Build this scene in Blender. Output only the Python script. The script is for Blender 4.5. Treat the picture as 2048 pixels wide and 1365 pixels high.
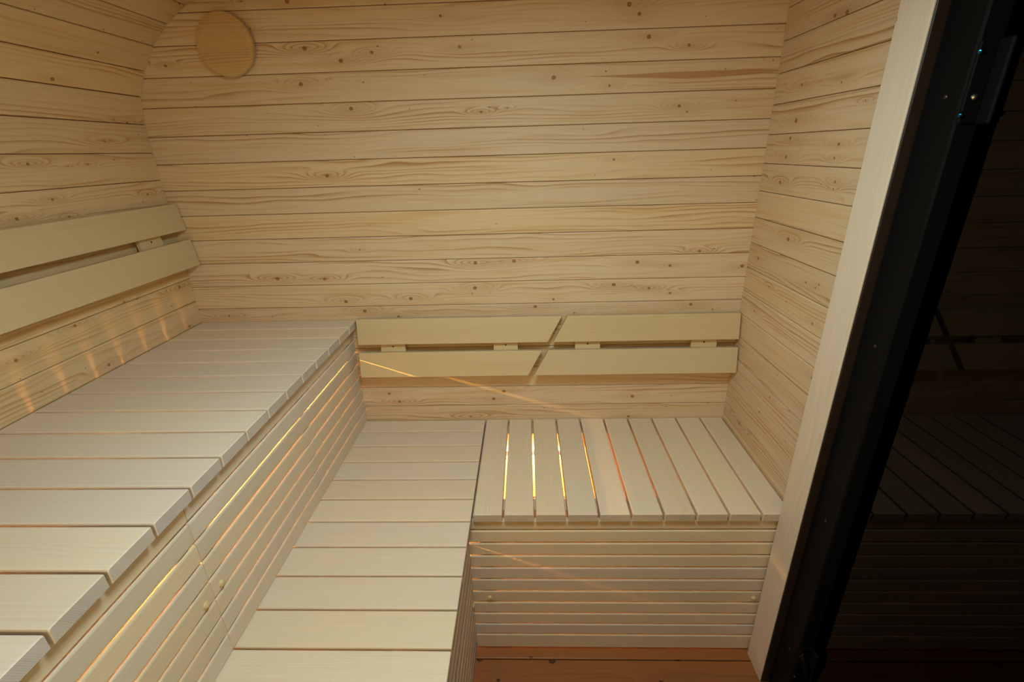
import bpy, bmesh, math, random
from mathutils import Matrix, Vector

# ---------------------------------------------------------------- clear
for o in list(bpy.data.objects):
    bpy.data.objects.remove(o, do_unlink=True)
scene = bpy.context.scene
COL = scene.collection
rnd = random.Random(7)

# measured in board pitches (1 unit = 88 mm); back wall Y = 0, floor z = 0 m
S = 0.088
ZF = -22.832
def V(X, Y, Z):
    return Vector((X * S, Y * S, (Z - ZF) * S))

# ---------------------------------------------------------------- camera
cam = bpy.data.cameras.new('camera')
cam.sensor_fit = 'HORIZONTAL'
cam.sensor_width = 36.0
cam.lens = 942.68 * 36.0 / 2048.0
cam.clip_start = 0.01
cam_ob = bpy.data.objects.new('camera', cam)
COL.objects.link(cam_ob)
RT = Vector((0.99931811, 0.02529969, -0.02689302))
UP = Vector((0.0154732, 0.3743638, 0.92715281))
FW = Vector((-0.03352445, 0.92693671, -0.37371706))
cm = Matrix((RT, UP, -FW)).transposed().to_4x4()
cm.translation = V(0.67893, -19.5346, -3.86304)
cam_ob.matrix_world = cm
scene.camera = cam_ob

# ---------------------------------------------------------------- world, light, exposure
world = bpy.data.worlds.new('world')
world.use_nodes = True
world.node_tree.nodes['Background'].inputs[0].default_value = (0.75, 0.85, 1.0, 1)
world.node_tree.nodes['Background'].inputs[1].default_value = 0.03
scene.world = world
vs = scene.view_settings
vs.view_transform = 'Standard'
vs.look = 'None'
vs.gamma = 1.0
vs.use_curve_mapping = False
vs.exposure = 0.0

def area_light(name, loc, target, sx, sy, power, color, spread=math.pi):
    l = bpy.data.lights.new(name, 'AREA')
    l.shape = 'RECTANGLE'
    l.size, l.size_y = sx, sy
    l.energy = power
    l.color = color
    l.spread = spread
    o = bpy.data.objects.new(name, l)
    COL.objects.link(o)
    o.location = loc
    d = Vector(target) - Vector(loc)
    o.rotation_euler = d.to_track_quat('-Z', 'Y').to_euler()
    return o

# added warm fill light outside a made-up, unseen window behind the camera
REAR_FILL = area_light('rear_fill_light', (-0.15, -2.20, 1.45), (-0.15, 0.0, 1.0), 1.5, 1.0, 11.4, (1.0, 0.62, 0.18))

# ---------------------------------------------------------------- materials
class NT:
    """small helper for building node trees"""
    def __init__(self, mat):
        mat.use_nodes = True
        self.t = mat.node_tree
        self.t.nodes.clear()
    def n(self, typ, **kw):
        nd = self.t.nodes.new(typ)
        for k, v in kw.items():
            setattr(nd, k, v)
        return nd
    def put(self, sock, v):
        if isinstance(v, bpy.types.NodeSocket):
            self.t.links.new(v, sock)
        elif v is not None:
            sock.default_value = v
    def m(self, op, a, b=None, c=None, clamp=False):
        nd = self.n('ShaderNodeMath', operation=op, use_clamp=clamp)
        self.put(nd.inputs[0], a)
        self.put(nd.inputs[1], b)
        self.put(nd.inputs[2], c)
        return nd.outputs[0]
    def xyz(self, x, y, z=0.0):
        nd = self.n('ShaderNodeCombineXYZ')
        self.put(nd.inputs[0], x); self.put(nd.inputs[1], y); self.put(nd.inputs[2], z)
        return nd.outputs[0]
    def sep(self, v):
        nd = self.n('ShaderNodeSeparateXYZ')
        self.put(nd.inputs[0], v)
        return nd.outputs
    def noise(self, vec, detail=2.0, rough=0.5, scale=1.0):
        nd = self.n('ShaderNodeTexNoise')
        self.put(nd.inputs['Vector'], vec)
        nd.inputs['Scale'].default_value = scale
        nd.inputs['Detail'].default_value = detail
        nd.inputs['Roughness'].default_value = rough
        return nd.outputs[0]
    def rng(self, v, a, b, c=0.0, d=1.0, smooth=True):
        nd = self.n('ShaderNodeMapRange', interpolation_type='SMOOTHSTEP' if smooth else 'LINEAR')
        self.put(nd.inputs[0], v); self.put(nd.inputs[1], a); self.put(nd.inputs[2], b)
        self.put(nd.inputs[3], c); self.put(nd.inputs[4], d)
        return nd.outputs[0]
    def mix(self, fac, a, b, blend='MIX'):
        nd = self.n('ShaderNodeMix', data_type='RGBA', blend_type=blend)
        self.put(nd.inputs[0], fac)
        self.put(nd.inputs[6], a if isinstance(a, bpy.types.NodeSocket) else (*a, 1.0))
        self.put(nd.inputs[7], b if isinstance(b, bpy.types.NodeSocket) else (*b, 1.0))
        return nd.outputs[2]

NK = 7
def wood(name, base, ring, knot, knot_p=0.55, knot_r=(0.0025, 0.0068), ring_s=0.6, ring_f=95.0,
         fine_s=0.14, pin=True, rough=0.5, amber=(0.8, 0.6, 0.36), amber_s=0.35, spec=0.35, kx=3.3, fixed=False, streak=None):
    mat = bpy.data.materials.new(name)
    t = NT(mat)
    co = t.n('ShaderNodeTexCoord').outputs['Object']
    info = t.n('ShaderNodeObjectInfo')
    R = info.outputs['Random']
    x, y, z = t.sep(co)[0:3]
    u = t.m('ADD', x, t.m('MULTIPLY', R, 61.7))
    w0 = t.m('ADD', y, t.m('MULTIPLY', z, 0.6))
    w = t.m('ADD', w0, t.m('MULTIPLY', R, 23.3))
    # slow wander of the grain
    n1 = t.noise(t.xyz(t.m('MULTIPLY', u, 1.6), t.m('MULTIPLY', w, 9.0)), 2.0)
    n2 = t.noise(t.xyz(t.m('MULTIPLY', u, 0.8), t.m('MULTIPLY', w, 14.0), 5.0), 1.0)
    if not fixed:
        # knots: one possible knot in each cell
        vor = t.n('ShaderNodeTexVoronoi', voronoi_dimensions='2D')
        t.put(vor.inputs['Vector'], t.xyz(t.m('MULTIPLY', u, kx), t.m('MULTIPLY', w, 11.0)))
        vor.inputs['Scale'].default_value = 1.0
        px, py = t.sep(vor.outputs['Position'])[0:2]
        du = t.m('SUBTRACT', u, t.m('DIVIDE', px, kx))
        dw = t.m('SUBTRACT', w, t.m('DIVIDE', py, 11.0))
        cr, cg, cb = t.sep(vor.outputs['Color'])[0:3]
        act = t.m('LESS_THAN', cg, knot_p)
        wob = t.m('MULTIPLY', t.m('SUBTRACT', t.noise(t.xyz(t.m('MULTIPLY', u, 220.0), t.m('MULTIPLY', w, 220.0)), 2.0), 0.5), 0.0035)
        dist = t.m('ADD', wob, t.m('SQRT', t.m('ADD', t.m('MULTIPLY', du, du), t.m('MULTIPLY', t.m('MULTIPLY', dw, dw), 1.5))))
        kr = t.m('MULTIPLY', act, t.rng(cr, 0.0, 1.0, knot_r[0], knot_r[1], False))
        km = t.rng(dist, t.m('MULTIPLY', kr, 0.75), t.m('MULTIPLY', kr, 1.1), 1.0, 0.0)
        km = t.m('MULTIPLY', km, act)
        kin = t.rng(dist, t.m('MULTIPLY', kr, 0.1), t.m('MULTIPLY', kr, 0.8), 0.25, 1.0)
        ex = t.m('ADD', t.m('POWER', t.m('DIVIDE', du, 0.075), 2.0), t.m('POWER', t.m('DIVIDE', dw, 0.013), 2.0))
        bul = t.m('MULTIPLY', t.m('MULTIPLY', act, t.m('ADD', cr, 0.3)), t.m('POWER', 2.718, t.m('MULTIPLY', ex, -1.0)))
    else:
        # knots at given places on the board, read from the board itself
        dn, bul = None, None
        for i in range(NK):
            at_ = t.n('ShaderNodeAttribute', attribute_type='OBJECT', attribute_name='knot_%d' % i)
            ax, ay, ar = t.sep(at_.outputs['Vector'])[0:3]
            du = t.m('SUBTRACT', x, ax)
            dw = t.m('SUBTRACT', y, ay)
            d_ = t.m('DIVIDE', t.m('SQRT', t.m('ADD', t.m('MULTIPLY', du, du), t.m('MULTIPLY', t.m('MULTIPLY', dw, dw), 1.35))), ar)
            ex = t.m('ADD', t.m('POWER', t.m('DIVIDE', du, t.m('MULTIPLY', ar, 11.0)), 2.0), t.m('POWER', t.m('DIVIDE', dw, t.m('MULTIPLY', ar, 2.3)), 2.0))
            bi = t.m('MULTIPLY', t.m('MINIMUM', t.m('MULTIPLY', ar, 230.0), 1.3), t.m('POWER', 2.718, t.m('MULTIPLY', ex, -1.0)))
            dn = d_ if dn is None else t.m('MINIMUM', dn, d_)
            bul = bi if bul is None else t.m('ADD', bul, bi)
        wob = t.m('MULTIPLY', t.m('SUBTRACT', t.noise(t.xyz(t.m('MULTIPLY', u, 220.0), t.m('MULTIPLY', w, 220.0)), 2.0), 0.5), 0.5)
        dn = t.m('ADD', dn, wob)
        km = t.rng(dn, 0.75, 1.15, 1.0, 0.0)
        kin = t.rng(dn, 0.1, 0.8, 0.25, 1.0)
    # growth rings
    v = t.m('ADD', t.m('MULTIPLY', w, ring_f), t.m('ADD', t.m('MULTIPLY', n1, 5.0), t.m('MULTIPLY', n2, 4.0)))
    v = t.m('ADD', v, t.m('MULTIPLY', bul, 3.2))
    fr = t.m('FRACT', v)
    late = t.m('MULTIPLY', t.m('POWER', fr, 3.0), t.rng(fr, 0.9, 1.0, 1.0, 0.0))
    amt = t.rng(t.noise(t.xyz(t.m('MULTIPLY', u, 0.9), t.m('MULTIPLY', w, 22.0), 9.0), 2.0), 0.41, 0.68, 0.06, 1.0)
    late = t.m('MULTIPLY', t.m('MULTIPLY', late, amt), ring_s)
    fine = t.noise(t.xyz(t.m('MULTIPLY', u, 7.0), t.m('MULTIPLY', w, 520.0)), 3.0, 0.6)
    mid = t.noise(t.xyz(t.m('MULTIPLY', u, 2.0), t.m('MULTIPLY', w, 45.0), 3.0), 2.0)
    amb = t.m('MULTIPLY', t.rng(mid, 0.5, 0.78), amber_s)
    c = t.mix(amb, base, amber)
    c = t.mix(late, c, ring)
    halo = t.m('MULTIPLY', t.m('MULTIPLY', bul, 0.16), ring_s)
    c = t.mix(halo, c, ring)
    if streak:
        # one resin-brown streak of the grain: (x0, x1, y, half width)
        sx0, sx1, sy, sw = streak
        yl = t.m('ADD', t.m('SUBTRACT', y, sy), t.m('MULTIPLY', t.m('SUBTRACT', n1, 0.5), 0.03))
        prof = t.m('MULTIPLY', t.rng(x, sx0, sx0 + 0.28), t.rng(x, sx1 - 0.12, sx1, 1.0, 0.35))
        sm = t.rng(t.m('ABSOLUTE', yl), t.m('MULTIPLY', prof, sw * 0.8), t.m('MULTIPLY', prof, sw * 1.15), 1.0, 0.0)
        c = t.mix(t.m('MULTIPLY', sm, 0.75), c, (0.42, 0.2, 0.07))
    g = t.m('ADD', 1.0, t.m('MULTIPLY', t.m('SUBTRACT', fine, 0.5), fine_s * 2))
    c = t.mix(1.0, c, t.xyz(g, g, g), 'MULTIPLY')
    # a tint of its own for each board
    c = t.mix(1.0, c, info.outputs['Color'], 'MULTIPLY')
    kc = t.mix(kin, tuple(min(1, a * 2.1) for a in knot), knot)
    c = t.mix(t.m('MULTIPLY', km, 0.9), c, kc)
    if pin:
        vp = t.n('ShaderNodeTexVoronoi', voronoi_dimensions='2D')
        t.put(vp.inputs['Vector'], t.xyz(t.m('MULTIPLY', u, 6.0), t.m('MULTIPLY', t.m('ADD', w, 3.1), 13.0)))
        vp.inputs['Scale'].default_value = 1.0
        qx, qy = t.sep(vp.outputs['Position'])[0:2]
        eu = t.m('SUBTRACT', u, t.m('DIVIDE', qx, 6.0))
        ew = t.m('SUBTRACT', t.m('ADD', w, 3.1), t.m('DIVIDE', qy, 13.0))
        pr, pg = t.sep(vp.outputs['Color'])[0:2]
        # small pin knots, some drawn out into short dark flecks across or along the grain
        sx = t.rng(pr, 0.55, 0.9, 1.0, 0.35, False)
        dd = t.m('SQRT', t.m('ADD', t.m('POWER', t.m('MULTIPLY', eu, sx), 2.0), t.m('POWER', ew, 2.0)))
        pm = t.m('MULTIPLY', t.rng(dd, 0.0009, 0.0024, 1.0, 0.0), t.m('LESS_THAN', pg, 0.42 if not fixed else 0.2))
        c = t.mix(t.m('MULTIPLY', pm, 0.8), c, tuple(a * 0.9 for a in knot))
    b = t.n('ShaderNodeBsdfPrincipled')
    t.put(b.inputs['Base Color'], c)
    b.inputs['Roughness'].default_value = rough
    b.inputs['Specular IOR Level'].default_value = spec
    bump = t.n('ShaderNodeBump')
    bump.inputs['Strength'].default_value = 0.25
    bump.inputs['Distance'].default_value = 0.0006
    t.put(bump.inputs['Height'], t.m('ADD', fine, t.m('MULTIPLY', late, -0.8)))
    t.t.links.new(bump.outputs[0], b.inputs['Normal'])
    o = t.n('ShaderNodeOutputMaterial')
    t.t.links.new(b.outputs[0], o.inputs[0])
    return mat

def plain(name, color, rough=0.5, metal=0.0, spec=0.5, grain=0.06):
    mat = bpy.data.materials.new(name)
    t = NT(mat)
    co = t.n('ShaderNodeTexCoord').outputs['Object']
    nz = t.noise(co, 3.0, 0.6, 180.0)
    g = t.m('ADD', 1.0, t.m('MULTIPLY', t.m('SUBTRACT', nz, 0.5), grain * 2))
    b = t.n('ShaderNodeBsdfPrincipled')
    t.put(b.inputs['Base Color'], t.mix(1.0, color, t.xyz(g, g, g), 'MULTIPLY'))
    t.put(b.inputs['Roughness'], t.m('MULTIPLY', g, rough))
    b.inputs['Metallic'].default_value = metal
    b.inputs['Specular IOR Level'].default_value = spec
    o = t.n('ShaderNodeOutputMaterial')
    t.t.links.new(b.outputs[0], o.inputs[0])
    return mat

def tinted_glass(name, through, reflect):
    mat = bpy.data.materials.new(name)
    t = NT(mat)
    tr = t.n('ShaderNodeBsdfTransparent')
    tr.inputs[0].default_value = (*through, 1)
    gl = t.n('ShaderNodeBsdfGlossy')
    gl.inputs['Color'].default_value = (*reflect, 1)
    gl.inputs['Roughness'].default_value = 0.0
    fr = t.n('ShaderNodeFresnel')
    fr.inputs[0].default_value = 1.45
    mx = t.n('ShaderNodeMixShader')
    t.t.links.new(fr.outputs[0], mx.inputs[0])
    t.t.links.new(tr.outputs[0], mx.inputs[1])
    t.t.links.new(gl.outputs[0], mx.inputs[2])
    o = t.n('ShaderNodeOutputMaterial')
    t.t.links.new(mx.outputs[0], o.inputs[0])
    return mat

def emit(name, color, strength):
    mat = bpy.data.materials.new(name)
    t = NT(mat)
    e = t.n('ShaderNodeEmission')
    e.inputs[0].default_value = (*color, 1)
    e.inputs[1].default_value = strength
    o = t.n('ShaderNodeOutputMaterial')
    t.t.links.new(e.outputs[0], o.inputs[0])
    return mat

SP = dict(base=(0.68, 0.52, 0.345), ring=(0.44, 0.24, 0.095), knot=(0.19, 0.08, 0.03), amber=(0.62, 0.42, 0.21),
          amber_s=0.9, ring_s=1.5, ring_f=72.0)
SPRUCE = wood('spruce', knot_p=0.45, knot_r=(0.0025, 0.007), **SP)
SPRUCE_K = wood('spruce_knotty', fixed=True, **SP)
SPRUCE_S = wood('spruce_streaked', fixed=True, streak=(1.45, 2.12, 0.004, 0.0075), **SP)
LINDEN = wood('linden', (0.72, 0.61, 0.485), (0.56, 0.43, 0.29), (0.40, 0.26, 0.14),
              knot_p=0.04, knot_r=(0.001, 0.003), ring_s=0.38, ring_f=120.0, pin=False, fine_s=0.10,
              amber=(0.68, 0.55, 0.39), amber_s=0.45, rough=0.55)
HONEY = wood('linden_honey', (0.61, 0.48, 0.29), (0.50, 0.36, 0.19), (0.40, 0.26, 0.14),
             knot_p=0.03, knot_r=(0.001, 0.003), ring_s=0.35, ring_f=70.0, pin=False, fine_s=0.07,
             amber=(0.57, 0.43, 0.23), amber_s=0.5, rough=0.5)
POSTW = wood('pale_spruce', (0.68, 0.59, 0.49), (0.56, 0.40, 0.26), (0.35, 0.22, 0.13),
             knot_p=0.25, knot_r=(0.002, 0.005), ring_s=0.55, ring_f=70.0, pin=False, rough=0.45)
OILED = wood('oiled_pine', (0.30, 0.105, 0.03), (0.15, 0.048, 0.013), (0.035, 0.012, 0.006),
             knot_p=0.6, knot_r=(0.006, 0.014), ring_s=0.6, ring_f=60.0, amber=(0.36, 0.13, 0.04), kx=4.5, rough=0.42)
VENTW = wood('pine_disc', (0.56, 0.37, 0.17), (0.36, 0.18, 0.055), (0.3, 0.16, 0.07), knot_p=0.0, ring_s=1.0, ring_f=115.0, pin=False, amber=(0.5, 0.3, 0.12))
SHADE = plain('rough_wood_backing', (0.42, 0.20, 0.075), 0.8)
BLACK = plain('black_powder_coat', (0.004, 0.004, 0.0045), 0.55, spec=0.06)
UMBER = plain('dark_brown_stop', (0.022, 0.013, 0.008), 0.5, spec=0.3)
STEEL = plain('screw_steel', (0.55, 0.56, 0.58), 0.25, metal=1.0)
DARKSTEEL = plain('dark_screw', (0.05, 0.045, 0.04), 0.4, metal=0.8)
BLUE_GLINT = plain('blue_glint_metal', (0.02, 0.22, 0.55), 0.15, metal=1.0)  # blue glint of reflected light put into the metal colour
ALU = plain('aluminium_channel', (0.6, 0.6, 0.6), 0.4, metal=1.0)
DARKGLASS = tinted_glass('dark_tinted_glass', (0.02, 0.018, 0.016), (0.38, 0.34, 0.31))
CLEARGLASS = tinted_glass('window_glass', (0.93, 0.95, 0.95), (1, 1, 1))

ENDG = wood('end_grain', (0.56, 0.48, 0.41), (0.36, 0.28, 0.22), (0.4, 0.26, 0.14), knot_p=0.0, ring_s=0.7, ring_f=330.0,
            pin=False, amber=(0.52, 0.43, 0.35), rough=0.75, spec=0.2)
# knots seen on the walls: (place along the board, height, radius in mm)
KNOTS_BACK = [(-2.21, 0.61, 5.4), (-5.95, -0.65, 8.5), (-4.79, -0.42, 6.6), (-3.75, -0.69, 4.7), (-2.21, -0.74, 4.2), (-1.60, -0.35, 6.0), (-0.48, -0.62, 2.3), (-7.21, -0.22, 8.5), (1.77, -1.42, 8.5), (-7.57, -1.35, 8.5), (-5.23, -1.36, 3.3), (-5.82, -2.22, 7.8), (-0.93, -2.47, 5.3), (0.05, -2.37, 2.9), (-4.03, -2.66, 2.0), (-7.17, -2.76, 2.5), (2.11, -0.04, 5.4), (-7.15, -4.57, 7.7), (-4.12, 1.02, 3.6), (-12.48, -0.61, 5.8), (-9.05, 0.45, 3.3), (-9.19, 1.26, 3.7), (-7.55, 1.21, 8.5), (4.36, 0.73, 8.5), (4.73, 0.44, 7.1), (5.11, -0.25, 8.1), (6.54, -0.55, 5.9), (3.98, -0.69, 2.7), (8.04, -0.00, 3.6), (9.71, -0.47, 3.1), (9.57, -1.11, 3.2), (8.02, -0.95, 3.2), (3.65, -1.28, 3.7), (3.80, -1.74, 4.7), (7.92, -1.33, 2.7), (6.40, -2.48, 6.6), (6.70, -2.68, 3.8), (8.45, -2.36, 3.3), (4.10, -4.27, 4.9), (-7.99, -8.73, 7.8), (-7.16, -8.39, 3.9), (-4.27, -8.42, 2.7), (-5.27, -8.04, 3.3), (-1.47, -8.17, 8.5), (0.15, -8.13, 8.1), (1.71, -8.39, 4.9), (3.07, -8.50, 3.8), (-7.23, -9.76, 8.5), (-4.36, -9.68, 8.5), (-3.48, -9.51, 3.4), (-1.55, -9.26, 8.5), (-0.34, -9.38, 5.0), (2.27, -9.13, 4.9), (1.81, -9.83, 5.5), (-6.46, -10.21, 8.5), (-5.00, -10.49, 6.3), (1.02, -10.15, 8.4), (2.72, -10.47, 4.5), (-6.28, -7.51, 3.8), (5.28, -8.29, 8.5), (6.64, -8.46, 6.4), (9.61, -8.54, 8.5), (4.36, -9.23, 8.5), (5.85, -9.41, 6.5), (6.76, -9.65, 6.0), (8.28, -9.39, 4.3), (7.69, -10.17, 7.7), (8.65, -10.41, 3.8), (7.79, -7.88, 6.3), (-10.03, -8.68, 8.5), (-12.10, -9.25, 4.0), (-12.58, -10.33, 5.2), (-12.65, -8.86, 2.8), (-5.89, -14.32, 7.4), (-5.46, -14.76, 7.4), (-4.19, -14.35, 1.6), (-0.48, -14.26, 8.5), (-0.97, -14.66, 8.5), (5.51, -14.61, 8.5), (7.32, -14.59, 2.8), ]
KNOTS_RIGHT = [(-3.53, -0.49, 8.0), (-2.95, -0.44, 7.2), (-1.84, -3.17, 8.5), (-5.21, -2.87, 3.0), (-1.66, -3.71, 6.0), (-1.59, -4.31, 6.7), (-4.37, -4.31, 4.3), (-4.44, -3.93, 5.9), (-1.50, -5.16, 7.5), (-4.64, -5.17, 3.4), (-4.65, -4.96, 5.1), (-2.73, -6.97, 8.5), (-0.84, -8.04, 6.6), (-4.26, -8.11, 4.5), (-4.97, -8.00, 4.1), (-4.82, -8.14, 3.8), (-2.04, -8.87, 4.0), (-5.07, -9.26, 5.2), (-1.27, -10.09, 4.5), ]
KNOTS_LEFT = [(-4.30, -2.29, 8.5), (-0.54, -1.81, 4.8), (-5.15, -3.83, 5.3), (-3.13, -3.89, 3.9), (-3.89, -3.94, 2.9), (-0.93, -5.03, 5.0), (-4.81, -4.86, 4.8), (-6.08, -5.28, 5.9), (-4.47, -5.43, 3.7), (-0.72, -8.77, 7.6), (-3.57, -8.55, 4.7), (-5.64, -8.70, 5.8), (-7.67, -9.01, 5.9), (-1.46, -9.37, 3.7), ]

def fit_knots(ob, knots, top, bot, mid, to_x):
    """hand a board the knots that fall on it"""
    mine = [k for k in knots if bot < k[1] <= top]
    mine.sort(key=lambda k: -k[2])
    for i in range(NK):
        if i < len(mine):
            q, z, r = mine[i]
            ob['knot_%d' % i] = (to_x(q) * S, (z - mid) * S, r * 0.85 / 1000.0)
        else:
            ob['knot_%d' % i] = (-50.0 - i, 0.0, 0.003)

# ---------------------------------------------------------------- mesh helpers
CACHE = {}
def mesh_from(name, verts, faces, mat, smooth=False):
    me = bpy.data.meshes.new(name)
    me.from_pydata([tuple(v) for v in verts], [], faces)
    me.materials.append(mat)
    bm = bmesh.new(); bm.from_mesh(me)
    bmesh.ops.recalc_face_normals(bm, faces=bm.faces)
    bm.to_mesh(me); bm.free()
    if smooth:
        for p in me.polygons:
            p.use_smooth = True
    return me

def board_mesh(name, L, w, t, ch, mat, skew0=0.0, skew1=0.0):
    """length along x from 0, width along y centred, front face at z = 0, chamfered long edges.
    skew: shift of the end per unit of y (mitred ends)."""
    key = (name, round(L, 5), round(w, 5), round(t, 5), round(ch, 5), mat.name, skew0, skew1)
    if key in CACHE:
        return CACHE[key]
    h = w / 2
    prof = [(-h, -t), (h, -t), (h, -ch), (h - ch * 0.3, -ch * 0.3), (h - ch, 0), (-h + ch, 0), (-h + ch * 0.3, -ch * 0.3), (-h, -ch)]
    n = len(prof)
    e = min(ch * 0.5, 0.0015)
    vs_, fs = [], []
    for k, (x, ins) in enumerate(((0.0, e), (e, 0.0), (L - e, 0.0), (L, e))):
        for (py, pz) in prof:
            yy = py * (1 - ins / h)
            zz = pz - ins if pz > -t * 0.5 else pz + ins
            sk = skew0 if k < 2 else skew1
            vs_.append((x + sk * yy, yy, zz))
    for a in range(3):
        for i in range(n):
            j = (i + 1) % n
            fs.append((a * n + i, a * n + j, (a + 1) * n + j, (a + 1) * n + i))
    fs.append(tuple(range(n)))
    fs.append(tuple(range(3 * n, 4 * n)))
    me = mesh_from(name, vs_, fs, mat)
    if name == 'bench_slat':
        me.materials.append(ENDG)
        for p in me.polygons:
            if abs(p.normal.x) > 0.9:
                p.material_index = 1
    CACHE[key] = me
    return me

def box_mesh(name, sx, sy, sz, mat, bev=0.0015):
    key = ('box', name, round(sx, 5), round(sy, 5), round(sz, 5), mat.name, bev)
    if key in CACHE:
        return CACHE[key]
    bm = bmesh.new()
    bmesh.ops.create_cube(bm, size=1.0)
    bmesh.ops.scale(bm, vec=(sx, sy, sz), verts=bm.verts)
    if bev:
        bmesh.ops.bevel(bm, geom=list(bm.edges), offset=bev, segments=1, affect='EDGES')
    me = bpy.data.meshes.new(name)
    bm.to_mesh(me); bm.free()
    me.materials.append(mat)
    CACHE[key] = me
    return me

def lathe_mesh(name, prof, mat, seg=24):
    """profile of (radius, z) revolved about z"""
    key = ('lathe', name, tuple(prof), mat.name, seg)
    if key in CACHE:
        return CACHE[key]
    vs_, fs = [], []
    n = len(prof)
    for i in range(seg):
        a = 2 * math.pi * i / seg
        for r, z in prof:
            vs_.append((r * math.cos(a), r * math.sin(a), z))
    for i in range(seg):
        j = (i + 1) % seg
        for k in range(n - 1):
            fs.append((i * n + k, j * n + k, j * n + k + 1, i * n + k + 1))
    fs.append(tuple(i * n for i in range(seg)))
    fs.append(tuple(i * n + n - 1 for i in range(seg)))
    me = mesh_from(name, vs_, fs, mat)
    CACHE[key] = me
    return me

def frame_m(o, xd, yd):
    x = Vector(xd).normalized(); y = Vector(yd).normalized(); z = x.cross(y).normalized()
    m = Matrix((x, y, z)).transposed().to_4x4()
    m.translation = Vector(o)
    return m

WM = {}
def link(name, me, m=None, parent=None, color=None):
    ob = bpy.data.objects.new(name, me)
    COL.objects.link(ob)
    m = m or Matrix.Identity(4)
    WM[ob] = m.copy()
    if parent is not None:
        ob.parent = parent
        ob.matrix_basis = WM[parent].inverted() @ m
    else:
        ob.matrix_basis = m
    if color is not None:
        ob.color = (*color, 1.0)
    return ob

def tint(s=0.08, warm=0.04, base=(1, 1, 1)):
    g = 1 + rnd.uniform(-s, s * 0.6)
    q = rnd.uniform(-warm, warm)
    return (base[0] * g * (1 + q * 0.3), base[1] * g, base[2] * g * (1 - q * 1.6))

def thing(name, loc, label, cat, group=None):
    ob = link(name, None, Matrix.Translation(Vector(loc)))
    ob.empty_display_size = 0.05
    ob['label'] = label; ob['category'] = cat
    if group:
        ob['group'] = group
    return ob

def struct(ob, label, cat):
    ob['kind'] = 'structure'; ob['label'] = label; ob['category'] = cat
    return ob

def slab(name, p0, p1, mat, parent=None):
    """axis-aligned box between two corners in metres"""
    a = Vector(p0); b = Vector(p1)
    d = Vector((abs(b.x - a.x), abs(b.y - a.y), abs(b.z - a.z)))
    return link(name, box_mesh(name, d.x, d.y, d.z, mat, 0.0), Matrix.Translation((a + b) / 2), parent)

XD, YD, ZD = (1, 0, 0), (0, 1, 0), (0, 0, 1)
NX, NY = (-1, 0, 0), (0, -1, 0)

# ---------------------------------------------------------------- main dimensions (board pitches)
XW, XR = -13.88, 9.805            # faces of left and right wall
YN = -23.0                        # wall behind the camera
ZC = 1.55                         # ceiling
ZU, XU, PU, PU0 = -10.597, -6.871, 1.131, 0.075
ZL, XLL, XLR, PL, PL0 = -15.770, -7.130, -1.416, 1.138, 0.110
PR, YB = 1.1269, -6.418
T_SLAT = 0.325                    # bench slat thickness
YPAN = -6.298
PP, ZP0 = 0.6005, -16.593
BT = 0.007                        # wall board thickness in metres
GAP = 0.0013
GRV = 0.003

# ================================================================ SETTING
# back wall
wb = struct(slab('wall_back', V(-15.0, 0.45, -23.2), V(10.6, 0.085, 2.2), SHADE),
            'spruce board wall behind the benches', 'wall')
for k in range(-2, 23):
    top, bot = min(-k, ZC + 0.15), max(-k - 1.0, ZF)
    w = (top - bot) * S - GAP
    mat = SPRUCE if k > 14 else (SPRUCE_S if k == 1 else SPRUCE_K)
    me = board_mesh('wall_board', (XR + 0.1 - XW + 0.1) * S, w, BT, GRV, mat)
    bd = link('board', me, frame_m(V(XW - 0.1, 0, (top + bot) / 2), XD, ZD), wb, tint(0.07, 0.05))
    if k <= 14:
        fit_knots(bd, KNOTS_BACK, top, bot, (top + bot) / 2, lambda q: q - XW + 0.1)

# right wall, from the back corner to the post and again beyond the door
wr = struct(slab('wall_right', V(XR + 0.085, 0.3, -23.2), V(XR + 0.45, -6.42, 2.2), SHADE),
            'spruce board wall beside the post and glass door', 'wall')
for k in range(-2, 23):
    top = -0.5495 - (k - 1) * 1.0023
    bot = top - 1.0023
    bot = max(bot, ZF)
    if top - bot < 0.1 or bot > ZC:
        continue
    w = (top - bot) * S - GAP
    kn = any(bot < q[1] <= top for q in KNOTS_RIGHT)
    me = board_mesh('wall_board', 6.42 * S, w, BT, GRV, SPRUCE_K if kn else SPRUCE)
    bd = link('board', me, frame_m(V(XR, 0, (top + bot) / 2), NY, ZD), wr, tint(0.06, 0.04))
    if kn:
        fit_knots(bd, KNOTS_RIGHT, top, bot, (top + bot) / 2, lambda q: -q)

# left wall with rounded top corner
wl = struct(slab('wall_left', V(XW - 0.55, 0.3, -23.2), V(XW - 0.085, YN, -2.45), SHADE),
            'spruce board wall behind the upper bench, rounding into the ceiling', 'wall')
LEN_Y = -YN * S
zl = [-2.55 - 1.0085 * k for k in range(0, 21)]
zl[-1] = ZF
for a, b in zip(zl[:-1], zl[1:]):
    if a - b < 0.05:
        continue
    w = (a - b) * S - GAP
    kn = any(b < q[1] <= a for q in KNOTS_LEFT)
    me = board_mesh('wall_board', LEN_Y, w, BT, GRV, SPRUCE_K if kn else SPRUCE)
    bd = link('board', me, frame_m(V(XW, YN, (a + b) / 2), YD, ZD), wl, tint(0.06, 0.05, (0.99, 0.96, 0.84)))
    if kn:
        fit_knots(bd, KNOTS_LEFT, a, b, (a + b) / 2, lambda q: q - YN)
arc = [(XW, -2.55), (-13.73, -1.60), (-13.31, -0.77), (-12.72, 0.01), (-12.02, 0.67), (-11.20, 1.20), (-10.27, 1.49), (-9.28, ZC)]
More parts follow.
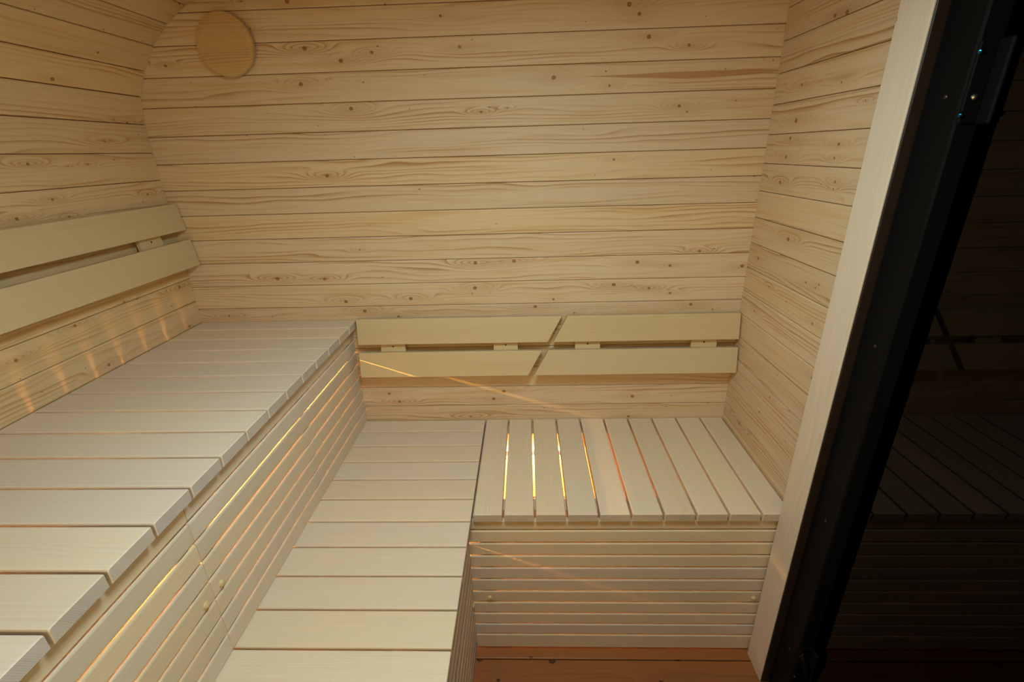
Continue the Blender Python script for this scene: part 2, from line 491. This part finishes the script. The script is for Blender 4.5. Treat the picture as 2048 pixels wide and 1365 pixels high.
for (xa, za), (xb, zb) in zip(arc[:-1], arc[1:]):
    d = Vector((xb - xa, 0, zb - za))
    w = d.length * S - GAP
    me = board_mesh('wall_board', LEN_Y, w, BT, GRV, SPRUCE)
    link('board', me, frame_m(V((xa + xb) / 2, YN, (za + zb) / 2), YD, d), wl, tint(0.06, 0.05, (0.99, 0.96, 0.84)))
# outer skin of the rounded corner
vs_, fs = [], []
for (x, z) in arc:
    n = Vector((-9.3 - x, 0, -2.4 - z)).normalized() * -0.09
    for y in (0.3, YN):
        vs_.append(V(x + n.x, y, z + n.z))
for i in range(len(arc) - 1):
    fs.append((2 * i, 2 * i + 1, 2 * i + 3, 2 * i + 2))
link('corner_backing', mesh_from('corner_backing', vs_, fs, SHADE), None, wl)

# ceiling
ce = struct(slab('ceiling', V(-9.28, 0.3, ZC + 0.085), V(XR + 0.4, YN, ZC + 0.45), SHADE),
            'flat spruce board ceiling overhead', 'ceiling')
xc = -9.28
while xc < XR - 0.05:
    x2 = min(xc + 1.0, XR)
    w = (x2 - xc) * S - GAP
    me = board_mesh('wall_board', LEN_Y, w, BT, GRV, SPRUCE)
    link('board', me, frame_m(V((xc + x2) / 2, YN, ZC), YD, XD), ce, tint(0.06, 0.05))
    xc = x2

# floor: oiled planks running across
fl = struct(slab('floor', V(-15, 0.3, ZF - 0.6), V(12.5, YN, ZF - 0.36), SHADE),
            'dark brown oiled plank floor', 'floor')
y0 = -6.735
PF = 1.36
yy = y0 + 5 * PF - 0.0
n = 0
while yy > YN:
    y2 = yy - PF
    ya, yb = min(yy, 0.0), max(y2, YN)
    if ya - yb > 0.1:
        w = (ya - yb) * S - 0.004
        me = board_mesh('floor_plank', (11.2 + 14.0) * S, w, 0.024, 0.003, OILED)
        link('plank', me, frame_m(V(-14.0, (ya + yb) / 2, ZF), XD, YD), fl, tint(0.1, 0.04))
    yy = y2

# wall behind the camera, with a window added to let in the fill light
wx0, wx1, wz0, wz1 = -9.5, 7.0, -12.5, 0.2
wf = struct(slab('wall_front', V(-15, YN - 0.45, -23.2), V(wx0 - 0.6, YN - 0.085, 2.2), SHADE),
            'spruce board wall behind the viewer, with an added window opening', 'wall')
for nm, a, b in (('wall_panel', V(wx1 + 0.6, YN - 0.45, -23.2), V(12.5, YN - 0.085, 2.2)),
                 ('wall_panel', V(wx0 - 0.6, YN - 0.45, -23.2), V(wx1 + 0.6, YN - 0.085, wz0 - 0.6)),
                 ('wall_panel', V(wx0 - 0.6, YN - 0.45, wz1 + 0.6), V(wx1 + 0.6, YN - 0.085, 2.2))):
    slab(nm, a, b, SHADE, wf)
for k in range(-2, 23):
    top, bot = -k, max(-k - 1.0, ZF)
    if top - bot < 0.1:
        continue
    w = (top - bot) * S - GAP
    spans = [(XW, 11.0)]
    if top > wz0 - 0.3 and bot < wz1 + 0.3:
        spans = [(XW, wx0 - 0.3), (wx1 + 0.3, 11.0)]
    for xa, xb in spans:
        me = board_mesh('wall_board', (xb - xa) * S, w, BT, GRV, SPRUCE)
        link('board', me, frame_m(V(xb, YN, (top + bot) / 2), NX, ZD), wf, tint(0.06, 0.04))
win = struct(thing('fill_window_1', V((wx0 + wx1) / 2, YN - 0.1, wz0), 'added unseen window for the fill light behind the viewer', 'window'),
             'added unseen window for the fill light behind the viewer', 'window')
for a, b in ((V(wx0 - 0.6, YN - 0.4, wz0 - 0.6), V(wx1 + 0.6, YN + 0.1, wz0)), (V(wx0 - 0.6, YN - 0.4, wz1), V(wx1 + 0.6, YN + 0.1, wz1 + 0.6)),
             (V(wx0 - 0.6, YN - 0.4, wz0), V(wx0, YN + 0.1, wz1)), (V(wx1, YN - 0.4, wz0), V(wx1 + 0.6, YN + 0.1, wz1))):
    slab('frame_bar', a, b, POSTW, win)
slab('pane', V(wx0 - 0.1, YN - 0.2, wz0 - 0.1), V(wx1 + 0.1, YN - 0.15, wz1 + 0.1), CLEARGLASS, win)

# pale post at the end of the right wall
XP, YP0, YP1 = 9.294, -6.425, -7.50
po_me = board_mesh('post', (ZC - ZF - 0.02) * S, (YP0 - YP1) * S, (XR + 0.19 - XP) * S, 0.002, POSTW)
post = struct(link('trim_1', po_me, frame_m(V(XP, (YP0 + YP1) / 2, ZF), ZD, YD)),
              'pale upright wooden post between board wall and black door frame', 'post')
# normal must face the room
WM[post] = frame_m(V(XP, (YP0 + YP1) / 2, ZF), ZD, YD)

# glass door in black frame
XFr, YI, XG, YD1, ZDT = 9.58, -8.57, 10.03, -17.6, 0.0
door = struct(thing('door_1', V(9.9, YP1, ZF), 'black framed door with dark tinted glass', 'door'),
              'black framed door with dark tinted glass', 'door')
def bar(name, p0, p1, mat, parent=door, bev=0.0025):
    a, b = Vector(p0), Vector(p1)
    d = Vector((abs(b.x - a.x), abs(b.y - a.y), abs(b.z - a.z)))
    return link(name, box_mesh(name, d.x, d.y, d.z, mat, bev), Matrix.Translation((a + b) / 2), parent)
bar('door_stop', V(XP + 0.03, YP1 - 0.002, ZF), V(XFr + 0.1, YP1 - 0.05, ZDT), UMBER)
jamb = bar('jamb', V(XFr, YP1 - 0.052, ZF), V(XG + 0.45, YI, ZDT), BLACK, bev=0.004)
bar('jamb', V(XFr, YD1, ZF), V(XG + 0.45, YD1 - 1.0, ZDT), BLACK, bev=0.004)
bar('head', V(XFr, YP1 - 0.052, ZDT), V(XG + 0.45, YD1 - 1.0, ZDT + 1.0), BLACK)
bar('threshold', V(XFr + 0.1, YI, ZF), V(XG + 0.45, YD1, ZF + 0.12), BLACK)
bar('pane', V(XG, YI + 0.05, ZF + 0.12), V(XG + 0.09, YD1 - 0.05, ZDT + 0.05), DARKGLASS, bev=0)
slab('wall_panel', V(XFr + 0.2, YP1 - 0.05, ZDT + 1.0), V(XG + 0.45, YD1 - 1.0, 2.2), SHADE, wr)
slab('wall_panel', V(XFr + 0.2, YD1 - 1.0, -23.2), V(XG + 0.45, YN, 2.2), SHADE, wr)
for k in range(-2, 23):
    top = -0.5495 - (k - 1) * 1.0023
    bot = max(top - 1.0023, ZF)
    if top - bot < 0.1 or bot > ZC:
        continue
    w = (top - bot) * S - GAP
    ya = YP1 if bot > ZDT + 0.6 else YD1 - 1.0
    me = board_mesh('wall_board', (ya - YN) * S, w, BT, GRV, SPRUCE)
    link('board', me, frame_m(V(XFr + 0.02, ya, (top + bot) / 2), NY, ZD), wr, tint(0.06, 0.04))
# screws in the jamb, hinges on its inner edge
screw_me = lathe_mesh('screw_head', [(0.0001, 0.0022), (0.0025, 0.002), (0.0042, 0.0008), (0.0045, 0.0)], DARKSTEEL, 14)
for z in (-3.05, -8.76, -14.47, -20.12):
    link('screw', screw_me, frame_m(V(XFr, -8.14, z), NY, ZD), jamb)
cap_me = lathe_mesh('hinge_cap', [(0.0001, 0.004), (0.003, 0.0036), (0.0055, 0.0018), (0.006, 0.0)], STEEL, 16)
blue_me = lathe_mesh('hinge_cap_blue', [(0.0001, 0.004), (0.0025, 0.0036), (0.0042, 0.0018), (0.005, 0.0)], BLUE_GLINT, 16)
for zt, zb, caps in ((-2.1, -3.6, ((9.64, -2.29, blue_me), (9.78, -3.10, cap_me), (9.62, -3.42, blue_me))),
                     (-19.45, -21.0, ((9.68, -19.75, cap_me), (9.66, -20.85, blue_me)))):
    hg = bar('hinge', V(XFr + 0.03, YI + 0.05, zt), V(XG + 0.02, YI - 0.04, zb), BLACK, bev=0.002)
    bar('clamp', V(XG - 0.1, YI - 0.04, zt + 0.02), V(XG, YI - 0.35, zb - 0.02), BLACK, hg, 0.003)
    for cx_, cz_, cme in caps:
        link('cap', cme, frame_m(V(cx_, YI - 0.04, cz_), XD, ZD), hg)
# lever on the lower hinge side
lev = thing('door_hook', V(9.6, -8.7, -20.6), 'small black metal hook at the foot of the door frame', 'hook')
cu = [V(9.62, -8.60, -19.75), V(9.70, -8.74, -19.9), V(9.84, -8.80, -20.35), V(9.95, -8.82, -20.8), V(9.98, -8.78, -21.05)]
def tube_mesh(name, pts, r, mat, seg=10):
    vs_, fs = [], []
    n = len(pts)
    for i, p in enumerate(pts):
        d = (pts[min(i + 1, n - 1)] - pts[max(i - 1, 0)]).normalized()
        a = d.orthogonal().normalized(); b = d.cross(a)
        rr = r[i] if isinstance(r, (list, tuple)) else r
        for k in range(seg):
            t_ = 2 * math.pi * k / seg
            vs_.append(p + a * math.cos(t_) * rr + b * math.sin(t_) * rr)
    for i in range(n - 1):
        for k in range(seg):
            j = (k + 1) % seg
            fs.append((i * seg + k, i * seg + j, (i + 1) * seg + j, (i + 1) * seg + k))
    fs.append(tuple(range(seg))); fs.append(tuple(range((n - 1) * seg, n * seg)))
    return mesh_from(name, vs_, fs, mat, True)
link('arm', tube_mesh('arm', cu, [0.006, 0.0065, 0.0075, 0.008, 0.006], BLACK), None, lev)
link('plate', box_mesh('plate', 0.012, 0.006, 0.05, BLACK), Matrix.Translation(V(9.62, -8.60, -19.9)), lev)

# ================================================================ BENCHES
SL_CH = 0.0035
SG = 0.0058
# upper bench
ub = thing('upper_bench', V(-10.4, -10, ZF), 'high pale slatted bench along the left wall', 'bench')
LU = (XU - XW - 0.04) * S
k = 0
while True:
    ya = min(PU0 - k * PU, -0.02)
    yb = PU0 - (k + 1) * PU
    if yb < YN + 0.3:
        break
    w = (ya - yb) * S - SG
    me = board_mesh('bench_slat', LU, w, T_SLAT * S, SL_CH, LINDEN)
    link('slat', me, frame_m(V(XW + 0.04, (ya + yb) / 2, ZU), XD, YD), ub, tint(0.06, 0.05))
    k += 1
yend = PU0 - k * PU
for x in (XW + 0.45, XLL - 0.55):
    link('rail', board_mesh('rail', (-yend - 0.1) * S, 0.06, 0.04, 0.002, LINDEN),
         frame_m(V(x + 0.22, yend, ZU - T_SLAT - 0.34), YD, ZD), ub, (0.9, 0.85, 0.8))

# lower bench
lb = thing('lower_bench', V(-4.3, -10, ZF), 'long low pale slatted bench in front of the upper bench', 'bench')
LLEN = (XLR - XLL + 0.27) * S
k = 0
while True:
    ya = min(PL0 - k * PL, -0.02)
    yb = PL0 - (k + 1) * PL
    if yb < YN + 0.3:
        break
    w = (ya - yb) * S - SG * 0.9
    me = board_mesh('bench_slat', LLEN, w, T_SLAT * S, SL_CH, LINDEN)
    link('slat', me, frame_m(V(XLL - 0.27, (ya + yb) / 2, ZL), XD, YD), lb, tint(0.05, 0.04, (1.0, 0.985, 0.96)))
    k += 1
lend = PL0 - k * PL
for x in (XLL + 0.45, XLR - 0.55):
    link('rail', board_mesh('rail', (-lend - 0.1) * S, 0.05, 0.035, 0.002, LINDEN),
         frame_m(V(x + 0.2, lend, ZL - T_SLAT - 0.29), YD, ZD), lb, (0.9, 0.85, 0.8))

# corner bench with lengthwise slats against the back wall
sb = thing('corner_bench', V(4.2, -3, ZF), 'low slatted bench against the back wall with glowing gaps', 'bench')
GR = 0.0072
for k in range(10):
    xa = XLR + k * PR + (0.03 if k == 0 else 0)
    xb = XLR + (k + 1) * PR
    if k == 9:
        xb = XR - 0.03
    w = (xb - xa) * S - GR
    me = board_mesh('bench_slat', (-YB - 0.03) * S, w, T_SLAT * S, SL_CH, LINDEN)
    link('slat', me, frame_m(V((xa + xb) / 2, YB, ZL), YD, NX), sb, tint(0.05, 0.05, (1.0, 0.97, 0.92)))
for y, hh, tt in ((-0.42, 0.07, 0.062), (-5.5, 0.07, 0.05)):
    link('rail', board_mesh('rail', (XR - XLR - 0.3) * S, hh, tt, 0.002, LINDEN),
         frame_m(V(XLR + 0.15, y - tt / 2 / S, ZL - T_SLAT - hh / 2 / S), XD, ZD), sb, (0.9, 0.82, 0.74))

link('rail', board_mesh('rail', 6.0 * S, 0.05, 0.045, 0.002, LINDEN),
     frame_m(V(-1.16, -6.1, ZL - T_SLAT - 0.3), YD, ZD), sb, (0.8, 0.72, 0.64))  # unseen filler beam, added to block strip glow in the gap between the benches

# slatted skirts below the benches
PEG = lathe_mesh('peg', [(0.0001, 0.0065), (0.004, 0.006), (0.0075, 0.0038), (0.0092, 0.0), (0.0092, -0.004)], HONEY, 18)
PG = 0.0048
PT = 0.013
def skirt(name, label, origin, xd, length, z_grooves, pegs, stiles, base=(0.96, 0.94, 0.9)):
    t = thing(name, (origin[0], origin[1], (z_grooves[-1] - ZF) * S), label, 'slatted panel', 'slatted skirts below the benches')
    xv = Vector(xd)
    o = Vector(origin)
    for a, b in zip(z_grooves[:-1], z_grooves[1:]):
        w = (a - b) * S - PG
        me = board_mesh('skirt_slat', length, w, PT, 0.0042, LINDEN)
        c = o.copy(); c.z = ((a + b) / 2 - ZF) * S
        link('slat', me, frame_m(c, xd, ZD), t, tint(0.08, 0.07, base))
    nrm = xv.cross(Vector(ZD))
    zt, zb_ = (z_grooves[0] - ZF) * S, (z_grooves[-1] - ZF) * S
    for s in stiles:
        me = board_mesh('stile', zt - zb_ - 0.01, 0.045, 0.02, 0.002, LINDEN)
        p = o + xv * s - nrm * (PT + 0.0005); p.z = zb_ + 0.005
        link('stile', me, frame_m(p, ZD, -xv), t, (0.85, 0.78, 0.7))
    for s, z in pegs:
        p = o + xv * s; p.z = (z - ZF) * S
        link('peg', PEG, frame_m(p, xd, ZD), t, (1, 0.97, 0.9))
    return t
zr = [ZL - T_SLAT - 0.02] + [ZP0 - k * PP for k in range(10)] + [ZF + 0.03]
x0r = -1.67
skirt('bench_skirt', 'slatted panel with two round pegs below the corner bench', V(x0r, YPAN, 0), XD, (XR - 0.06 - x0r) * S, zr,
      [((-0.945 - x0r) * S, -19.955), ((9.137 - x0r) * S, -19.945)], [(-0.95 - x0r) * S, (9.1 - x0r) * S])
XS = -1.58
zs = zr
ys0 = YN + 0.4
skirt('bench_skirt', 'slatted panel facing the floor below the long low bench', V(XS, ys0, 0), YD, (YPAN - 0.01 - ys0) * S, zs,
      [((-6.61 - ys0) * S, -20.0), ((-15.4 - ys0) * S, -20.0)], [(-6.48 - ys0) * S, (-15.4 - ys0) * S, (-11 - ys0) * S])
zu = [ZU - T_SLAT - 0.02] + [-11.54 - 0.604 * k for k in range(7)] + [ZL - 0.022]
YJ = -11.30
skirt('bench_skirt', 'farther slatted panel below the upper bench, one peg at its near end', V(XLL, YJ + 0.003, 0), YD, (-0.03 - YJ) * S, zu,
      [((-10.995 - YJ) * S, -13.766)], [(-10.95 - YJ) * S, (-5.5 - YJ) * S, (-0.8 - YJ) * S])
skirt('bench_skirt', 'nearer slatted panel below the upper bench, one peg at its far end', V(XLL, ys0, 0), YD, (YJ - 0.003 - ys0) * S, zu,
      [((-11.617 - ys0) * S, -13.764)], [(-11.65 - ys0) * S, (-17 - ys0) * S, (-22 - ys0) * S])

# ================================================================ BACKRESTS
SCREW = lathe_mesh('spacer_screw', [(0.0001, 0.0006), (0.0028, 0.0006), (0.0034, 0.0)], DARKSTEEL, 12)
PLT = 0.020
def backrest(name, label, loc, planks, spacers, nrm_up, screw=True):
    t = thing(name, loc, label, 'backrest', 'slatted backrests on the walls')
    for (o, xd, yd, L, w, s0, s1) in planks:
        me = board_mesh('backrest_plank', L, w, PLT, 0.002, HONEY, s0, s1)
        link('plank', me, frame_m(o, xd, yd), t, tint(0.03, 0.03))
    for (o, xd, yd, L, w, th) in spacers:
        me = board_mesh('spacer', L, w, th, 0.0015, HONEY)
        sp = link('spacer', me, frame_m(o, xd, yd), t, (1.0, 0.98, 0.96))
        m = WM[sp].copy()
        p = m @ Vector((L / 2, 0, 0.0))
        link('screw', SCREW, frame_m(p, xd, yd), sp)
    return t
# back wall: tilted, bottom edge further from the wall
yt, yb_ = -0.33, -0.76
zt, zb_ = -10.49, -13.10
up = (V(0, yt, zt) - V(0, yb_, zb_)); upn = up.normalized()
def at(z):
    f = (zt - z) / (zt - zb_)
    return yt + (yb_ - yt) * f
zA, zB, zC_, zD_ = -10.49, -11.62, -11.97, -13.10
def bp(xa, xb, za, zb, s0, s1):
    zm = (za + zb) / 2
    ym = at(zm)
    return (V(xa, ym, zm), XD, upn, (xb - xa) * S, (za - zb) * S / upn.z, s0, s1)
mit = 0.55
def bspacer(xa, xb):
    zm = (zB + zC_) / 2
    d = PLT + 0.0006
    o = V(xa, at(zm), zm) - Vector((0, -1, 0)) * d
    return (o, XD, upn, (xb - xa) * S, 0.165, 0.016)
xl, xr = -6.80, 9.74
backrest('wall_backrest', 'left half of the two-plank backrest above the corner bench, next to the upper bench', V(-3, 0, zb_),
         [bp(xl, 1.85, zA, zB, 0, mit), bp(xl, 0.98, zC_, zD_, 0, mit)], [bspacer(-5.87, -4.77), bspacer(-0.84, 0.24)], upn)
backrest('wall_backrest', 'right half of the two-plank backrest above the corner bench, against the right wall', V(6, 0, zb_),
         [bp(2.09, xr, zA, zB, mit, 0), bp(1.25, xr, zC_, zD_, mit, 0)], [bspacer(2.75, 3.85), bspacer(7.80, 8.90)], upn)
# left wall
xt, xb_ = -13.51, -13.18
ztl, zbl = -5.47, -7.99
upl = (V(xt, 0, ztl) - V(xb_, 0, zbl)).normalized()
def atx(z):
    return xt + (xb_ - xt) * (ztl - z) / (ztl - zbl)
yl0, yl1 = -21.5, -0.06
def lp(za, zb):
    zm = (za + zb) / 2
    return (V(atx(zm), yl0, zm), YD, upl, (yl1 - yl0) * S, (za - zb) * S / upl.z, 0, 0)
def lspacer(ya, yb):
    zm = -6.71
    o = V(atx(zm), ya, zm) + Vector((-1, 0, 0)) * (PLT + 0.0006)
    return (o, YD, upl, (yb - ya) * S, 0.165, 0.014)
backrest('wall_backrest', 'long two-plank backrest on the left wall above the upper bench', V(-13.5, -10, zbl),
         [lp(-5.47, -6.53), lp(-6.90, -7.99)], [lspacer(-2.40, -1.28), lspacer(-8.7, -7.6), lspacer(-15.5, -14.4), lspacer(-21, -19.9)], upl)

# ================================================================ VENT
vent = thing('air_vent', V(-9.94, -0.1, -1.1), 'round wooden vent cover on the back wall near the ceiling', 'vent')
R0 = 1.025 * S
disc = lathe_mesh('vent_disc', [(0.0001, 0.0), (R0 * 0.85, 0.0), (R0 * 0.97, -0.0015), (R0, -0.006), (R0, -0.016), (R0 * 0.96, -0.021), (0.0001, -0.021)], VENTW, 64)
link('disc', disc, frame_m(V(-9.94, -0.35, -0.07), XD, ZD), vent)
neck = lathe_mesh('vent_neck', [(0.0001, -0.021), (R0 * 0.62, -0.021), (R0 * 0.62, -0.0305), (0.0001, -0.0305)], HONEY, 40)
link('neck', neck, frame_m(V(-9.94, -0.35, -0.07), XD, ZD), vent)

# ================================================================ LIGHTS UNDER THE BENCHES
LEDM = emit('led_diffuser', (1.0, 0.54, 0.11), 1900.0)
LEDU = emit('led_diffuser_bright', (1.0, 0.54, 0.11), 2800.0)
LEDD = emit('led_diffuser_dim', (1.0, 0.46, 0.14), 520.0)
def led(label, p0, p1, nrm, mat=LEDM):
    """a glowing strip in a metal channel, from p0 to p1, facing nrm"""
    a, b = Vector(p0), Vector(p1)
    d = (b - a); L = d.length
    x = d.normalized(); z = Vector(nrm).normalized(); y = z.cross(x)
    t = thing('led_strip', (a + b) / 2, label, 'light', 'warm light strips under the benches')
    m = frame_m((a + b) / 2, x, y)
    link('channel', box_mesh('channel', L, 0.016, 0.008, ALU, 0.001), m @ Matrix.Translation((0, 0, -0.0045)), t)
    link('diffuser', box_mesh('diffuser', L - 0.004, 0.012, 0.001, mat, 0.0), m @ Matrix.Translation((0, 0, 0.0002)), t)
led('warm light strip behind the panel of the upper bench', V(-8.35, -0.8, -11.75), V(-8.35, -13.0, -11.75), (-0.75, 0, -1), LEDU)
led('warm light strip under the corner bench near the back wall', V(-0.9, -1.05, -17.0), V(2.2, -1.05, -17.0), (0, 0.9, -1))
led('dim light strip under the corner bench behind its front panel', V(0.3, -5.0, -16.3), V(8.6, -5.0, -16.3), (0, -0.6, -1), LEDD)
led('dim light strip under the long low bench', V(-3.6, -2.0, -16.35), V(-3.6, -15.0, -16.35), (0.3, 0, -1), LEDD)

# ================================================================ ADDED CEILING LAMP, unseen, fills the room from above
LAMPM = emit('fill_lamp_diffuser', (0.8, 1.0, 0.98), 4.0)
cl = thing('fill_lamp', V(0.5, -13.0, ZC), 'added square fill lamp, unseen on the ceiling above the viewer', 'lamp')
link('housing', box_mesh('housing', 0.36, 0.36, 0.022, ALU, 0.003), Matrix.Translation(V(0.5, -13.0, ZC) - Vector((0, 0, 0.0112))), cl)
link('diffuser', box_mesh('fill_lamp_panel', 0.32, 0.32, 0.006, LAMPM, 0.001), Matrix.Translation(V(0.5, -13.0, ZC) - Vector((0, 0, 0.0252))), cl)
lampl = area_light('fill_lamp_light', V(0.5, -13.0, ZC) - Vector((0, 0, 0.031)), V(0.5, -12.8, ZF), 0.32, 0.32, 13.2, (0.78, 1.0, 0.98))
lampl.parent = cl
lampl.matrix_parent_inverse = WM[cl].inverted()
